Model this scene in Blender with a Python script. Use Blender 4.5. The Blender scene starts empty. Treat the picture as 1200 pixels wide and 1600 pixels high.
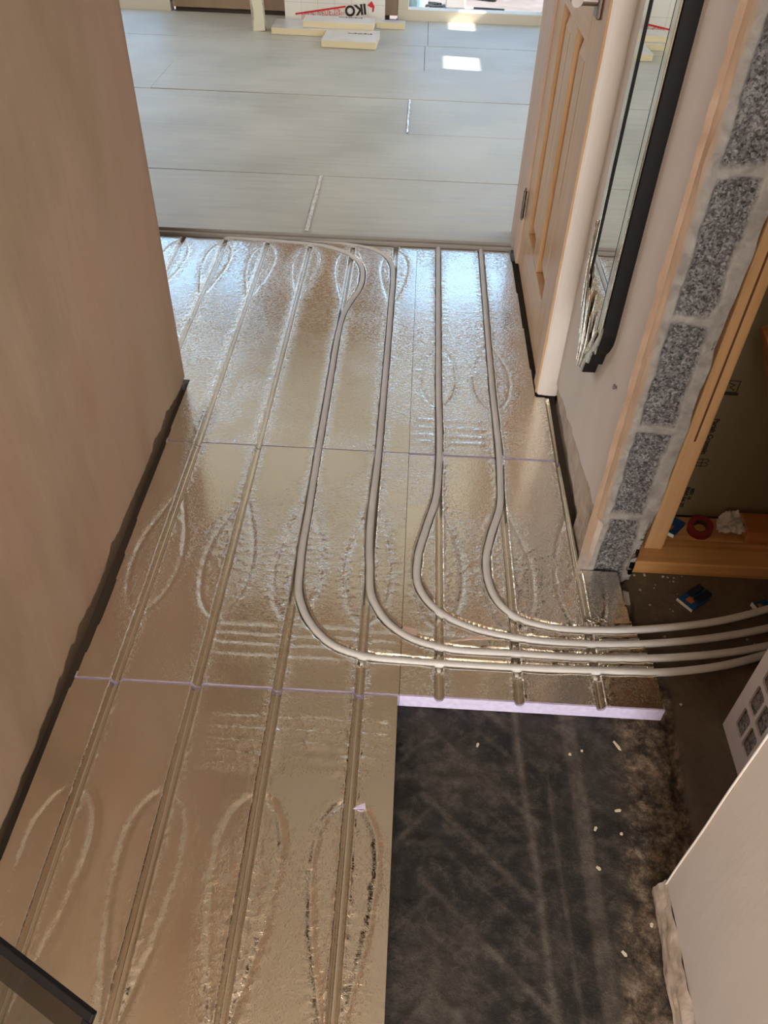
import bpy, bmesh, math, random
import numpy as np
from mathutils import Vector, Matrix
random.seed(7)
D = bpy.data; COL = bpy.context.scene.collection; SC = bpy.context.scene

# ------------------------------------------------------------------ camera
cam = D.cameras.new('camera'); camo = D.objects.new('camera', cam); COL.objects.link(camo)
cam.sensor_fit = 'VERTICAL'; cam.sensor_height = 24.0; cam.lens = 24.0 * 1238.468 / 1600.0
cam.clip_start = 0.02; cam.clip_end = 200
camo.matrix_world = Matrix(((0.9984649, -0.0529214, 0.0163428, 0.0),
                            (0.0483387, 0.6885546, -0.7235717, 0.0),
                            (0.0270395, 0.7232510, 0.6900557, 1.246),
                            (0, 0, 0, 1)))
SC.camera = camo

# ------------------------------------------------------------------ light
SC.view_settings.view_transform = 'Standard'; SC.view_settings.look = 'None'
SC.view_settings.gamma = 1.0; SC.view_settings.exposure = 0.16
SC.view_settings.use_curve_mapping = False
w = D.worlds.new('sky'); SC.world = w; w.use_nodes = True
wn = w.node_tree.nodes; wl = w.node_tree.links
bg = wn['Background']
sk = wn.new('ShaderNodeTexSky'); sk.sky_type = 'NISHITA'; sk.sun_disc = False
sk.sun_elevation = math.radians(42); sk.sun_rotation = math.radians(95); sk.air_density = 1.0; sk.dust_density = 1.5
wl.new(sk.outputs['Color'], bg.inputs['Color']); bg.inputs['Strength'].default_value = 0.30
sun = D.lights.new('sun', 'SUN'); sun.energy = 15.0; sun.angle = math.radians(0.6); sun.color = (1, .95, .87)
suno = D.objects.new('sun', sun); COL.objects.link(suno)
suno.rotation_euler = Vector((-1.0, 0.10, -0.90)).to_track_quat('-Z', 'Y').to_euler()

def area(name, loc, direction, sx, sy, e, col):
    l = D.lights.new(name, 'AREA'); l.shape = 'RECTANGLE'; l.size = sx; l.size_y = sy; l.energy = e; l.color = col
    o = D.objects.new(name, l); COL.objects.link(o); o.location = loc
    o.rotation_euler = Vector(direction).to_track_quat('-Z', 'Z').to_euler(); return o
area('daylight_glass_door', (0.78, 6.10, 1.14), (0, -1, 0), 1.7, 1.9, 15, (0.36, 0.62, 1.0))
area('daylight_left_window', (-2.05, 6.10, 1.14), (0, -1, 0), 1.6, 1.9, 15, (0.36, 0.62, 1.0))
area('added_fill_far_left', (-3.10, 4.2, 1.45), (1, -0.05, -0.30), 2.4, 1.3, 44, (1.0, 0.98, 0.95))  # added fill lamp for the far room, the left wall behind it is solid
area('added_fill_far_right', (1.92, 3.65, 1.25), (-1, 0, -0.25), 1.3, 1.7, 32, (1.0, 0.98, 0.95))  # second added fill, out of view before the unbroken part of the right wall
area('daylight_front_door', (0.10, -2.45, 0.95), (0, 1, -0.22), 0.95, 1.1, 78, (1.0, 0.97, 0.92))
lamp = D.lights.new('added_hall_fill', 'POINT'); lamp.energy = 21; lamp.shadow_soft_size = 0.12; lamp.color = (1, .90, .76)  # unseen fill light added to brighten the near hall, no fitting modelled
lo = D.objects.new('added_hall_fill', lamp); COL.objects.link(lo); lo.location = (-0.1, -1.2, 2.10)

# ------------------------------------------------------------------ helpers
def tag(o, label=None, cat=None, group=None, kind=None):
    if label: o['label'] = label
    if cat: o['category'] = cat
    if group: o['group'] = group
    if kind: o['kind'] = kind
    return o
def struct(o): o['kind'] = 'structure'; return o
def empty(name, loc=(0, 0, 0), **k):
    o = D.objects.new(name, None); COL.objects.link(o); o.location = loc; o.empty_display_size = .05
    return tag(o, **k)
def link(name, me, mat=None, parent=None, smooth=False):
    o = D.objects.new(name, me); COL.objects.link(o)
    if mat: me.materials.append(mat)
    if parent:
        o.parent = parent
        m = Matrix.Identity(4); p = parent
        while p is not None:
            m = (p.matrix_parent_inverse @ p.matrix_basis) @ m; p = p.parent
        o.matrix_parent_inverse = m.inverted()
    if smooth:
        me.polygons.foreach_set('use_smooth', [True] * len(me.polygons))
    return o
def pym(name, vs, fs, mat=None, parent=None, smooth=False):
    me = D.meshes.new(name); me.from_pydata([tuple(map(float, v)) for v in vs], [], fs); me.update()
    return link(name, me, mat, parent, smooth)
class MB:
    def __init__(s): s.v = []; s.f = []
    def add(s, vs, fs):
        n = len(s.v); s.v += [tuple(v) for v in vs]; s.f += [tuple(i + n for i in f) for f in fs]
    def box(s, x0, x1, y0, y1, z0, z1):
        s.add([(x, y, z) for z in (z0, z1) for y in (y0, y1) for x in (x0, x1)],
              [(0, 2, 3, 1), (4, 5, 7, 6), (0, 1, 5, 4), (2, 6, 7, 3), (0, 4, 6, 2), (1, 3, 7, 5)])
    def bbox(s, x0, x1, y0, y1, z0, z1, b=.002, M=None):
        bm = bmesh.new(); bmesh.ops.create_cube(bm, size=1)
        for v in bm.verts:
            v.co = Vector(((x0 + x1) / 2 + v.co.x * (x1 - x0), (y0 + y1) / 2 + v.co.y * (y1 - y0), (z0 + z1) / 2 + v.co.z * (z1 - z0)))
        bmesh.ops.bevel(bm, geom=bm.edges[:], offset=b, segments=2, affect='EDGES', profile=.5)
        bm.verts.index_update()
        vs = [(M @ v.co if M else v.co.copy()) for v in bm.verts]
        s.add([tuple(v) for v in vs], [tuple(v.index for v in f.verts) for f in bm.faces]); bm.free()
    def tube(s, pts, r, n=12, cap=True):
        pts = [Vector(p) for p in pts]; rings = []
        up = Vector((0, 0, 1)); base = len(s.v); N = len(pts)
        rr = r if hasattr(r, '__len__') else [r] * N
        for i, p in enumerate(pts):
            t = (pts[min(i + 1, N - 1)] - pts[max(i - 1, 0)]).normalized()
            u = up if abs(t.dot(up)) < .95 else Vector((1, 0, 0))
            a = t.cross(u).normalized(); b = a.cross(t).normalized()
            for k in range(n):
                an = 2 * math.pi * k / n
                s.v.append(tuple(p + (a * math.cos(an) + b * math.sin(an)) * rr[i]))
        for i in range(N - 1):
            for k in range(n):
                s.f.append((base + i * n + k, base + i * n + (k + 1) % n, base + (i + 1) * n + (k + 1) % n, base + (i + 1) * n + k))
        if cap:
            s.f.append(tuple(base + k for k in range(n))[::-1]); s.f.append(tuple(base + (N - 1) * n + k for k in range(n)))
    def prism(s, poly, z0, z1, M=None):
        n = len(poly)
        vs = [(x, y, z0) for x, y in poly] + [(x, y, z1) for x, y in poly]
        if M: vs = [tuple(M @ Vector(v)) for v in vs]
        s.add(vs, [tuple(range(n))[::-1], tuple(range(n, 2 * n))] + [(i, (i + 1) % n, n + (i + 1) % n, n + i) for i in range(n)])
    def build(s, name, mat, parent=None, smooth=False):
        o = pym(name, s.v, s.f, mat, parent, smooth)
        bm = bmesh.new(); bm.from_mesh(o.data); bmesh.ops.recalc_face_normals(bm, faces=bm.faces[:]); bm.to_mesh(o.data); bm.free()
        return o
def boxo(name, dims, mat, parent=None, b=0):
    m = MB()
    m.bbox(*dims, b=b) if b else m.box(*dims)
    return m.build(name, mat, parent)

def vnoise(x, y, seed=0):
    xi = np.floor(x).astype(np.int64); yi = np.floor(y).astype(np.int64); fx = x - xi; fy = y - yi
    fx = fx * fx * (3 - 2 * fx); fy = fy * fy * (3 - 2 * fy)
    def h(a, b):
        n = (a * 374761393 + b * 668265263 + seed * 1274126177) & 0xffffffff
        n = ((n ^ (n >> 13)) * 1274126177) & 0xffffffff
        return ((n ^ (n >> 16)) & 0xffff) / 65535.0
    return (h(xi, yi) * (1 - fx) + h(xi + 1, yi) * fx) * (1 - fy) + (h(xi, yi + 1) * (1 - fx) + h(xi + 1, yi + 1) * fx) * fy
def fbm(x, y, f, oct=4, seed=0):
    s = 0; a = .5; t = 0
    for i in range(oct):
        s = s + a * vnoise(x * f, y * f, seed + i * 17); t += a; a *= .5; f *= 2.03
    return s / t
def sst(a, b, x):
    t = np.clip((x - a) / (b - a), 0, 1); return t * t * (3 - 2 * t)
def fastgrid(name, X, Y, Z, mask, mat, parent=None, smooth=True, attrs=None):
    ny, nx = X.shape
    idx = np.arange(ny * nx).reshape(ny, nx)
    q = np.stack([idx[:-1, :-1], idx[:-1, 1:], idx[1:, 1:], idx[1:, :-1]], -1).reshape(-1, 4)
    if mask is not None: q = q[mask.reshape(-1)]
    used = np.unique(q); re = np.zeros(ny * nx, np.int64); re[used] = np.arange(len(used)); q = re[q]
    co = np.stack([X, Y, Z], -1).reshape(-1, 3)[used].astype(np.float32)
    me = D.meshes.new(name); me.vertices.add(len(co)); me.vertices.foreach_set('co', co.ravel())
    me.loops.add(q.size); me.loops.foreach_set('vertex_index', q.ravel().astype(np.int32))
    me.polygons.add(len(q)); me.polygons.foreach_set('loop_start', np.arange(0, q.size, 4, dtype=np.int32))
    me.polygons.foreach_set('loop_total', np.full(len(q), 4, np.int32))
    me.update(calc_edges=True); me.validate()
    if attrs:
        for k, v in attrs.items():
            a = me.attributes.new(k, 'FLOAT', 'POINT'); a.data.foreach_set('value', v.reshape(-1)[used].astype(np.float32))
    return link(name, me, mat, parent, smooth)

# ------------------------------------------------------------------ materials
class NT:
    def __init__(s, name, **kw):
        s.m = D.materials.new(name); s.m.use_nodes = True; s.t = s.m.node_tree; s.b = s.t.nodes['Principled BSDF']
        for k, v in kw.items(): s.set(k, v)
        s.co = s.n('ShaderNodeTexCoord').outputs['Object']
    def set(s, k, v):
        k = {'base': 'Base Color', 'rough': 'Roughness', 'metal': 'Metallic', 'spec': 'Specular IOR Level', 'trans': 'Transmission Weight', 'alpha': 'Alpha', 'ior': 'IOR', 'coat': 'Coat Weight'}.get(k, k)
        if hasattr(v, 'is_linked'): s.t.links.new(v, s.b.inputs[k])
        else: s.b.inputs[k].default_value = (*v, 1) if isinstance(v, tuple) and len(v) == 3 else v
    def n(s, t, **kw):
        n = s.t.nodes.new(t)
        for k, v in kw.items(): setattr(n, k, v)
        return n
    def lk(s, a, b): s.t.links.new(a, b)
    def mapping(s, scale=(1, 1, 1), rot=(0, 0, 0)):
        n = s.n('ShaderNodeMapping'); n.inputs['Scale'].default_value = scale; n.inputs['Rotation'].default_value = rot; s.lk(s.co, n.inputs[0]); return n.outputs[0]
    def noise(s, sc, det=4, co=None, dist=0, rough=.5):
        n = s.n('ShaderNodeTexNoise'); n.inputs['Scale'].default_value = sc; n.inputs['Detail'].default_value = det
        n.inputs['Distortion'].default_value = dist; n.inputs['Roughness'].default_value = rough
        s.lk(co if co else s.co, n.inputs['Vector']); return n.outputs['Fac']
    def voro(s, sc, feat='F1', co=None, rnd=1):
        n = s.n('ShaderNodeTexVoronoi'); n.feature = feat; n.inputs['Scale'].default_value = sc; n.inputs['Randomness'].default_value = rnd
        s.lk(co if co else s.co, n.inputs['Vector']); return n.outputs['Distance']
    def attr(s, name):
        n = s.n('ShaderNodeAttribute'); n.attribute_name = name; return n.outputs['Fac']
    def ramp(s, fac, stops):
        n = s.n('ShaderNodeValToRGB'); e = n.color_ramp.elements
        while len(e) < len(stops): e.new(.5)
        for i, (p, c) in enumerate(stops):
            e[i].position = p; e[i].color = (*c, 1) if not isinstance(c, (int, float)) else (c, c, c, 1)
        s.lk(fac, n.inputs[0]); return n.outputs[0]
    def mix(s, fac, a, b, mode='MIX'):
        n = s.n('ShaderNodeMix', data_type='RGBA', blend_type=mode)
        if hasattr(fac, 'is_linked'): s.lk(fac, n.inputs[0])
        else: n.inputs[0].default_value = fac
        for i, v in ((6, a), (7, b)):
            if hasattr(v, 'is_linked'): s.lk(v, n.inputs[i])
            else: n.inputs[i].default_value = (*v, 1)
        return n.outputs[2]
    def math(s, op, a, b=0.0, c=None):
        n = s.n('ShaderNodeMath', operation=op)
        for i, v in enumerate([a, b] + ([c] if c is not None else [])):
            if hasattr(v, 'is_linked'): s.lk(v, n.inputs[i])
            else: n.inputs[i].default_value = v
        return n.outputs[0]
    def bump(s, h, strength=.3, dist=.01, normal=None):
        n = s.n('ShaderNodeBump'); n.inputs['Strength'].default_value = strength if not hasattr(strength, 'is_linked') else 1
        if hasattr(strength, 'is_linked'): s.lk(strength, n.inputs['Strength'])
        n.inputs['Distance'].default_value = dist; s.lk(h, n.inputs['Height'])
        if normal is not None: s.lk(normal, n.inputs['Normal'])
        s.lk(n.outputs[0], s.b.inputs['Normal']); return n.outputs[0]
def plain(name, c, r=.6, m=0., **k): return NT(name, base=c, rough=r, metal=m, **k).m

def plaster(name, stops, sc=2.2, bumpd=.003, rough=.85, streak=(1, 1, .35), stain=False):
    t = NT(name, rough=rough)
    mp = t.mapping(streak)
    a = t.noise(sc, 5, mp, .6); b = t.noise(14, 4, mp, .3)
    f = t.math('ADD', t.math('MULTIPLY', a, .8), t.math('MULTIPLY', b, .2))
    cc = t.ramp(f, stops)
    if stain: cc = t.mix(.30, cc, t.ramp(t.noise(3.1, 3, t.mapping((1, 1, .55)), .3), [(.38, (.36, .30, .175)), (.50, (.52, .38, .27)), (.60, (.53, .31, .22))]))
    t.set('base', cc)
    n1 = t.bump(t.noise(9, 5, mp, .4), .5, bumpd * 2)
    t.bump(t.noise(160, 3), .15, bumpd * .3, n1)
    return t.m
M = {}
M['wall_tan'] = plaster('bare_plaster', [(.34, (.42, .285, .19)), (.46, (.50, .355, .25)), (.55, (.56, .415, .305)), (.68, (.58, .45, .345))], stain=True)
M['wall_pink'] = plaster('white_painted_wall', [(.3, (.69, .64, .60)), (.5, (.75, .71, .68)), (.7, (.78, .74, .72))], bumpd=.002)
M['ceiling'] = plaster('ceiling_plaster', [(.3, (.68, .60, .47)), (.7, (.78, .70, .57))])
M['undercoat'] = plaster('pink_undercoat_plaster', [(.3, (.60, .40, .28)), (.55, (.68, .48, .35)), (.75, (.60, .45, .36))], 12, .004)
M['raw_edge'] = plaster('rough_plaster_edge', [(.3, (.33, .26, .20)), (.5, (.50, .42, .35)), (.7, (.62, .54, .47))], 30, .012, streak=(1, 1, 1))
M['brown_wall'] = plaster('brown_render', [(.3, (.25, .165, .105)), (.6, (.32, .225, .15)), (.75, (.37, .275, .20))], 5)
M['dark_gap'] = plain('dark_mortar_core', (.10, .075, .055), .95)

def foil():
    t = NT('foil_facing', metal=1.0)
    base = t.ramp(t.noise(3.5, 4, None, .4), [(.3, (.80, .75, .66)), (.7, (.89, .85, .77))])
    t.set('base', base)
    t.set('rough', t.ramp(t.noise(7, 4, None, .5), [(.3, .085), (.7, .17)]))
    cr = t.attr('crinkle')
    mp = t.mapping((1, 1.8, 1))
    n1 = t.ramp(t.noise(125, 2, mp, 1.1, .5), [(.52, 0.0), (.70, 1.0)])
    n2 = t.ramp(t.noise(240, 2, t.mapping((1.6, .8, 1)), .8, .5), [(.55, 0.0), (.72, 1.0)])
    n0 = t.noise(40, 3, mp, .6, .5)
    b0 = t.bump(n0, t.math('MULTIPLY', cr, .12), .004)
    b1 = t.bump(n1, t.math('MULTIPLY', cr, .70), .0016, b0)
    t.bump(n2, t.math('MULTIPLY', cr, .55), .0010, b1)
    return t.m
M['foil'] = foil()
t = NT('turned_foil_edge', metal=1.0, rough=.4, base=(.72, .67, .60)); t.bump(t.noise(120, 3), .5, .003); M['foil_edge'] = t.m
t = NT('lilac_foam', rough=.75); t.set('base', t.ramp(t.noise(90, 3), [(.3, (.62, .56, .80)), (.7, (.74, .68, .90))])); t.bump(t.noise(300, 2), .3, .001); M['lilac'] = t.m
t = NT('white_pipe', rough=.42); t.set('base', t.ramp(t.noise(12, 3), [(.3, (.60, .585, .57)), (.7, (.68, .665, .65))])); M['pipe'] = t.m

def slab():
    t = NT('bitumen_slab_and_screed')
    d = t.attr('dust'); z = t.attr('screed'); r = t.attr('rubble')
    n = t.noise(30, 9, None, .15, .78); f = t.noise(230, 3)
    dark = t.ramp(n, [(.38, (.006, .0055, .005)), (.50, (.020, .0175, .015)), (.66, (.085, .074, .062))])
    dusty = t.ramp(n, [(.40, (.085, .072, .058)), (.60, (.19, .162, .13))])
    c = t.mix(d, dark, dusty)
    rub = t.ramp(t.noise(34, 9, None, .1, .78), [(.40, (.02, .014, .010)), (.48, (.09, .063, .042)), (.54, (.18, .13, .088)), (.64, (.36, .29, .22))])
    c = t.mix(r, c, rub)
    scr = t.ramp(t.noise(9, 6, None, .6, .6), [(.3, (.105, .075, .048)), (.6, (.155, .115, .076)), (.8, (.20, .155, .105))])
    spk = t.ramp(t.voro(55), [(.05, (.30, .25, .19)), (.09, (0, 0, 0))])
    c = t.mix(z, c, scr)
    t.set('base', c)
    t.set('rough', t.ramp(n, [(.3, .42), (.7, .9)]))
    t.bump(n, .9, .009)
    return t.m
M['slab'] = slab()
def board():
    t = NT('grey_board_face', rough=.55)
    mp = t.mapping((.6, 9, 1)); a = t.noise(4, 6, mp, .5, .6); b = t.noise(2.2, 3)
    f = t.math('ADD', t.math('MULTIPLY', a, .5), t.math('MULTIPLY', b, .5))
    t.set('base', t.ramp(f, [(.38, (.38, .37, .315)), (.5, (.45, .44, .38)), (.62, (.51, .495, .43))]))
    t.set('rough', t.ramp(a, [(.3, .38), (.7, .62)]))
    t.bump(a, .12, .001); return t.m
M['board'] = board()
M['seam'] = plain('board_edge', (.20, .21, .20), .8)
M['strip'] = plain('grey_plastic_edging', (.33, .31, .28), .5)
def wood(name, c0, c1, c2, sc=(30, 30, 1.4), r=.5):
    t = NT(name, rough=r); mp = t.mapping(sc)
    g = t.noise(1.0, 5, mp, .9, .6); k = t.noise(2.0, 2, t.mapping((4, 4, .8)))
    f = t.math('ADD', t.math('MULTIPLY', g, .7), t.math('MULTIPLY', k, .3))
    t.set('base', t.ramp(f, [(.3, c0), (.5, c1), (.7, c2)])); t.bump(g, .2, .001); return t.m
M['pine'] = wood('pine_stud_wood', (.42, .22, .09), (.60, .35, .16), (.68, .43, .23))
M['pinex'] = wood('pine_plate_wood', (.38, .17, .05), (.56, .29, .10), (.66, .38, .17), (1.4, 40, 40))
M['door'] = wood('varnished_pine', (.46, .25, .11), (.58, .36, .19), (.66, .45, .27), (40, 40, 1.2), .28)
M['doory'] = wood('varnished_pine_rail', (.46, .25, .11), (.58, .36, .19), (.66, .45, .27), (40, 1.2, 40), .28)
M['lining'] = wood('door_lining_wood', (.50, .36, .29), (.60, .45, .37), (.66, .50, .42), (30, 30, 1), .5)
M['redwood'] = wood('reddish_timber', (.25, .08, .02), (.38, .14, .04), (.48, .20, .07), (3, 30, 30))
M['closet_board'] = plaster('chipboard_brown', [(.3, (.15, .115, .065)), (.7, (.22, .175, .105))], 4)
M['ink'] = plain('black_print', (.03, .02, .015), .8)
M['steel'] = NT('brushed_nickel', base=(.26, .225, .20), rough=.42, metal=1.0).m
M['silver'] = NT('aged_silver_leaf', metal=1.0)
t = M['silver']; t.set('base', t.ramp(t.noise(40, 5, None, .8), [(.3, (.45, .45, .42)), (.6, (.85, .87, .84))])); t.set('rough', t.ramp(t.noise(25, 4), [(.3, .12), (.7, .35)])); t.bump(t.noise(120, 3, None, .5), .3, .002); M['silver'] = t.m
M['bevel'] = NT('bevelled_mirror_strip', base=(.80, .86, .83), rough=.10, metal=1.0).m
M['mirror'] = NT('mirror_glass', base=(.90, .94, .92), rough=.0, metal=1.0).m
M['black'] = plain('black_lacquer', (.006, .0055, .006), .6, spec=.25)
M['upvc'] = plain('cream_door_frame', (.66, .60, .48), .4)
M['white'] = plain('white_plastic', (.62, .58, .59), .45)
M['blackplastic'] = plain('black_plastic', (.015, .015, .015), .4)
M['blue'] = plain('blue_card', (.008, .065, .19), .5)
M['bluedark'] = plain('dark_blue_card', (.006, .012, .03), .5)
M['red'] = plain('red_tape', (.14, .006, .006), .5)
M['redp'] = plain('red_print', (.65, .015, .03), .6)
M['orange'] = plain('orange_print', (.40, .12, .02), .6)
M['foam_yellow'] = plain('yellow_foam', (.72, .62, .40), .85)
t = NT('silver_white_facing', rough=.32, metal=.35); t.set('base', t.ramp(t.noise(10, 3), [(.3, (.62, .62, .62)), (.7, (.74, .74, .75))])); M['facing'] = t.m
M['boardwhite'] = plain('white_board_facing', (.80, .78, .72), .5)
M['gridline'] = plain('grey_grid_print', (.55, .53, .48), .6)
M['whiteprint'] = plain('white_print', (.85, .83, .80), .6)
M['chip'] = plain('pale_wood_chip', (.72, .63, .48), .8)
M['crumb'] = plain('white_plaster_crumb', (.45, .41, .36), .9)
t = NT('block_aggregate', rough=.95)
vv = t.n('ShaderNodeTexVoronoi'); vv.inputs['Scale'].default_value = 300; t.lk(t.co, vv.inputs['Vector']); sp_ = t.n('ShaderNodeSeparateColor'); t.lk(vv.outputs['Color'], sp_.inputs[0])
n = t.math('ADD', t.math('MULTIPLY', sp_.outputs[0], .30), t.math('MULTIPLY', t.noise(90, 7, None, .1, .8), .72))
agg = t.ramp(n, [(.30, (.016, .015, .015)), (.44, (.08, .075, .077)), (.58, (.17, .162, .165)), (.78, (.36, .345, .34))])
mor = t.ramp(t.noise(40, 5, None, .6), [(.3, (.23, .21, .19)), (.7, (.38, .35, .32))])
und = t.ramp(t.noise(14, 4, None, .6), [(.3, (.35, .235, .16)), (.7, (.44, .315, .23))])
c = t.mix(t.attr('mortar'), agg, mor); c = t.mix(t.attr('under'), c, und); t.set('base', c); t.bump(n, .7, .004); M['block'] = t.m
t = NT('patio_paving', rough=.8); t.set('base', t.ramp(t.noise(6, 5, None, .6), [(.3, (.17, .14, .135)), (.7, (.25, .215, .21))])); M['patio'] = t.m
def glassmat(name, tint, op):
    m = D.materials.new(name); m.use_nodes = True; nt = m.node_tree; nt.nodes.remove(nt.nodes['Principled BSDF'])
    out = nt.nodes['Material Output']; tr = nt.nodes.new('ShaderNodeBsdfTransparent'); gl = nt.nodes.new('ShaderNodeBsdfGlossy'); mx = nt.nodes.new('ShaderNodeMixShader')
    tr.inputs[0].default_value = (*tint, 1); gl.inputs['Roughness'].default_value = .02; mx.inputs[0].default_value = op
    nt.links.new(tr.outputs[0], mx.inputs[1]); nt.links.new(gl.outputs[0], mx.inputs[2]); nt.links.new(mx.outputs[0], out.inputs[0]); return m
M['glass'] = glassmat('window_glass', (.96, .98, .98), .05)
M['smokeglass'] = glassmat('tinted_glass', (.72, .74, .74), .09)

# ------------------------------------------------------------------ room shell
HC = 2.38                       # ceiling
S = []
def sbox(name, dims, mat): return struct(boxo(name, dims, mat))
# concrete under everything
sbox('floor_base', (-3.4, 2.6, -2.6, 6.0, -.25, -.062), M['dark_gap'])
sbox('floor_under_panels', (-1.7, .012, -2.4, 2.66, -.062, -.034), M['dark_gap'])
sbox('floor_under_hall', (.012, .42, 1.30, 2.66, -.062, -.034), M['dark_gap'])
sbox('floor_far_room', (-3.2, 2.2, 2.66, 6.0, -.062, -.006), M['seam'])
sbox('ceiling', (-3.4, 2.6, -2.6, 6.0, HC, HC + .08), M['ceiling'])

# left wall: core plus plaster coat with a ragged lower edge
sbox('wall_left', (-.73, -.607, -2.4, 1.782, -.034, HC), M['brown_wall'])
ys = np.arange(-.6, 1.7951, .004); zs = np.concatenate([np.linspace(0, .06, 14), np.linspace(.075, .3, 12), np.linspace(.34, HC, 40)])
Yg, Zg = np.meshgrid(ys, zs)
rag = .004 + .036 * (fbm(ys, ys * 0, 16, 4, 3) ** 2) + .010 * sst(.9, 1.3, ys) * sst(1.66, 1.3, ys) - .012 * sst(1.66, 1.79, ys)
Zg = rag[None, :] + (HC - rag[None, :]) * Zg / HC
edge = sst(1.795, 1.776, Yg)
Xg = -.597 + .004 * (fbm(Yg, Zg * .5, 3, 3, 5) - .5) - .010 * (1 - edge) ** 2 + .003 * np.exp(-(Zg / .05) ** 2) * (fbm(Yg, Zg, 30, 3, 8) - .2)
Yg2 = Yg + (Yg > 1.78) * (.006 * (fbm(Zg, Zg * 0 + 2, 6, 4, 9) - .5) + .010 * np.exp(-(Zg / .10) ** 2))
wl_o = struct(fastgrid('wall_left_plaster', Xg, Yg2, Zg, None, M['wall_tan']))
sm = wl_o.modifiers.new('thick', 'SOLIDIFY'); sm.thickness = .012; sm.offset = 1 if False else -1
sbox('wall_left_end', (-.728, -.598, 1.782, 1.793, .006, HC), M['wall_tan'])
sbox('wall_left_rear', (-.73, -.596, -2.4, -.58, -.034, HC), M['wall_tan'])
# left alcove beyond the wall end
sbox('wall_alcove_left', (-1.85, -1.72, 1.2, 2.70, -.034, HC), M['wall_tan'])
sbox('wall_alcove_back', (-1.72, -.73, 1.20, 1.30, -.034, HC), M['wall_tan'])
# wall between hall and far room
sbox('wall_divide_left', (-3.2, -1.72, 2.70, 2.80, -.034, HC), M['wall_tan'])
sbox('wall_lintel', (-1.72, .40, 2.67, 2.79, 2.08, HC), M['wall_tan'])
sbox('wall_divide_right', (.40, 2.2, 2.67, 2.79, -.034, HC), M['wall_pink'])
# far room
sbox('wall_far_left', (-3.3, -3.2, 2.7, 6.0, -.034, HC), M['wall_pink'])
m = MB()
m.box(2.0, 2.1, 2.79, 4.62, -.03, HC); m.box(2.0, 2.1, 4.88, 5.48, -.03, HC); m.box(2.0, 2.1, 5.80, 6.0, -.03, HC)
m.box(2.0, 2.1, 4.62, 4.88, -.03, 1.53); m.box(2.0, 2.1, 4.62, 4.88, 1.79, HC); m.box(2.0, 2.1, 5.48, 5.80, -.03, 1.53); m.box(2.0, 2.1, 5.48, 5.80, 1.76, HC)  # two unseen openings added, shaped to throw the sun patches on the floor
struct(m.build('wall_far_right', M['wall_pink']))
m = MB()
m.box(-1.25, -.166, 5.86, 6.02, .045, HC); m.box(-1.61, -1.25, 5.86, 6.02, .045, .42); m.box(-1.61, -1.25, 5.86, 6.02, 2.12, HC); struct(m.build('wall_far', M['brown_wall']))
m = MB(); m.box(-3.2, -1.61, 5.88, 6.02, 2.12, HC); m.box(-.215, 2.0, 5.88, 6.02, 2.12, HC); m.box(-3.2, -2.9, 5.88, 6.02, -.03, 2.12); m.box(1.75, 2.0, 5.88, 6.02, -.03, 2.12)
struct(m.build('wall_far_head', M['wall_tan']))
sbox('wall_far_foot', (-1.60, -.22, 5.885, 6.02, -.006, .05), M['dark_gap'])
# rear of the hall (behind the photographer)
m = MB(); m.box(-.73, -.42, -2.5, -2.4, -.03, HC); m.box(.62, 1.6, -2.5, -2.4, -.03, HC); m.box(-.42, .62, -2.5, -2.4, 2.2, HC); m.box(-.42, .62, -2.5, -2.4, -.03, .30)
struct(m.build('wall_rear', M['wall_tan']))

# glass doors
def glazing(name, x0, x1, y, z1, n, fw=.07):
    r = empty(name, ((x0 + x1) / 2, y, 0), kind='structure')
    m = MB(); m.bbox(x0, x1, y - .06, y + .03, .012, .082, b=.006); m.bbox(x0, x1, y - .06, y + .03, z1 - .07, z1, b=.006)
    for i in range(n + 1):
        xx = x0 + (x1 - x0 - fw) * i / n; m.bbox(xx, xx + fw, y - .055, y + .03, .06, z1, b=.006)
    m.bbox(x0 - .01, x1 + .01, y - .075, y + .03, -.004, .014, b=.003)
    m.build('frame', M['upvc'], r)
    for i in range(n):
        a = x0 + (x1 - x0 - fw) * i / n + fw; b = x0 + (x1 - x0 - fw) * (i + 1) / n
        boxo('pane', (a - .005, b + .005, y - .018, y - .012, .08, z1 - .068), M['glass'], r)
    return r
glazing('door_2', -.165, 1.75, 5.92, 2.12, 2)
glazing('window_1', -2.9, -1.625, 5.92, 2.12, 2)
_w = glazing('window_2', -1.60, -1.26, 5.92, 2.12, 1, .045)
for _c in _w.children: _c.scale.z = .80; _c.location.z = .42
# outside
sbox('floor_patio', (-12, 12, 6.03, 22, -.20, -.06), M['patio'])

# ------------------------------------------------------------------ right wall of the hall
XW = .402
# door set (closed pine door in a lining) : y 1.80 .. 2.79, face x = .362
dr = empty('door_1', (.36, 2.2, 0), kind='structure')
DX = .366
def dbox(m, y0, y1, z0, z1, x0=DX, x1=DX + .038, b=.002): m.bbox(x0, x1, y0, y1, z0, z1, b=b)
m = MB(); m.bbox(.358, .50, 2.562, 2.79, .004, 2.06, b=.003); m.bbox(.360, .50, 1.806, 1.860, .004, 2.06, b=.002); m.bbox(.358, .50, 1.806, 2.79, 2.02, 2.07, b=.003)
m.bbox(.394, .50, 2.54, 2.57, .0, 2.03, b=.002)
m.build('lining', M['lining'], dr)
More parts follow.
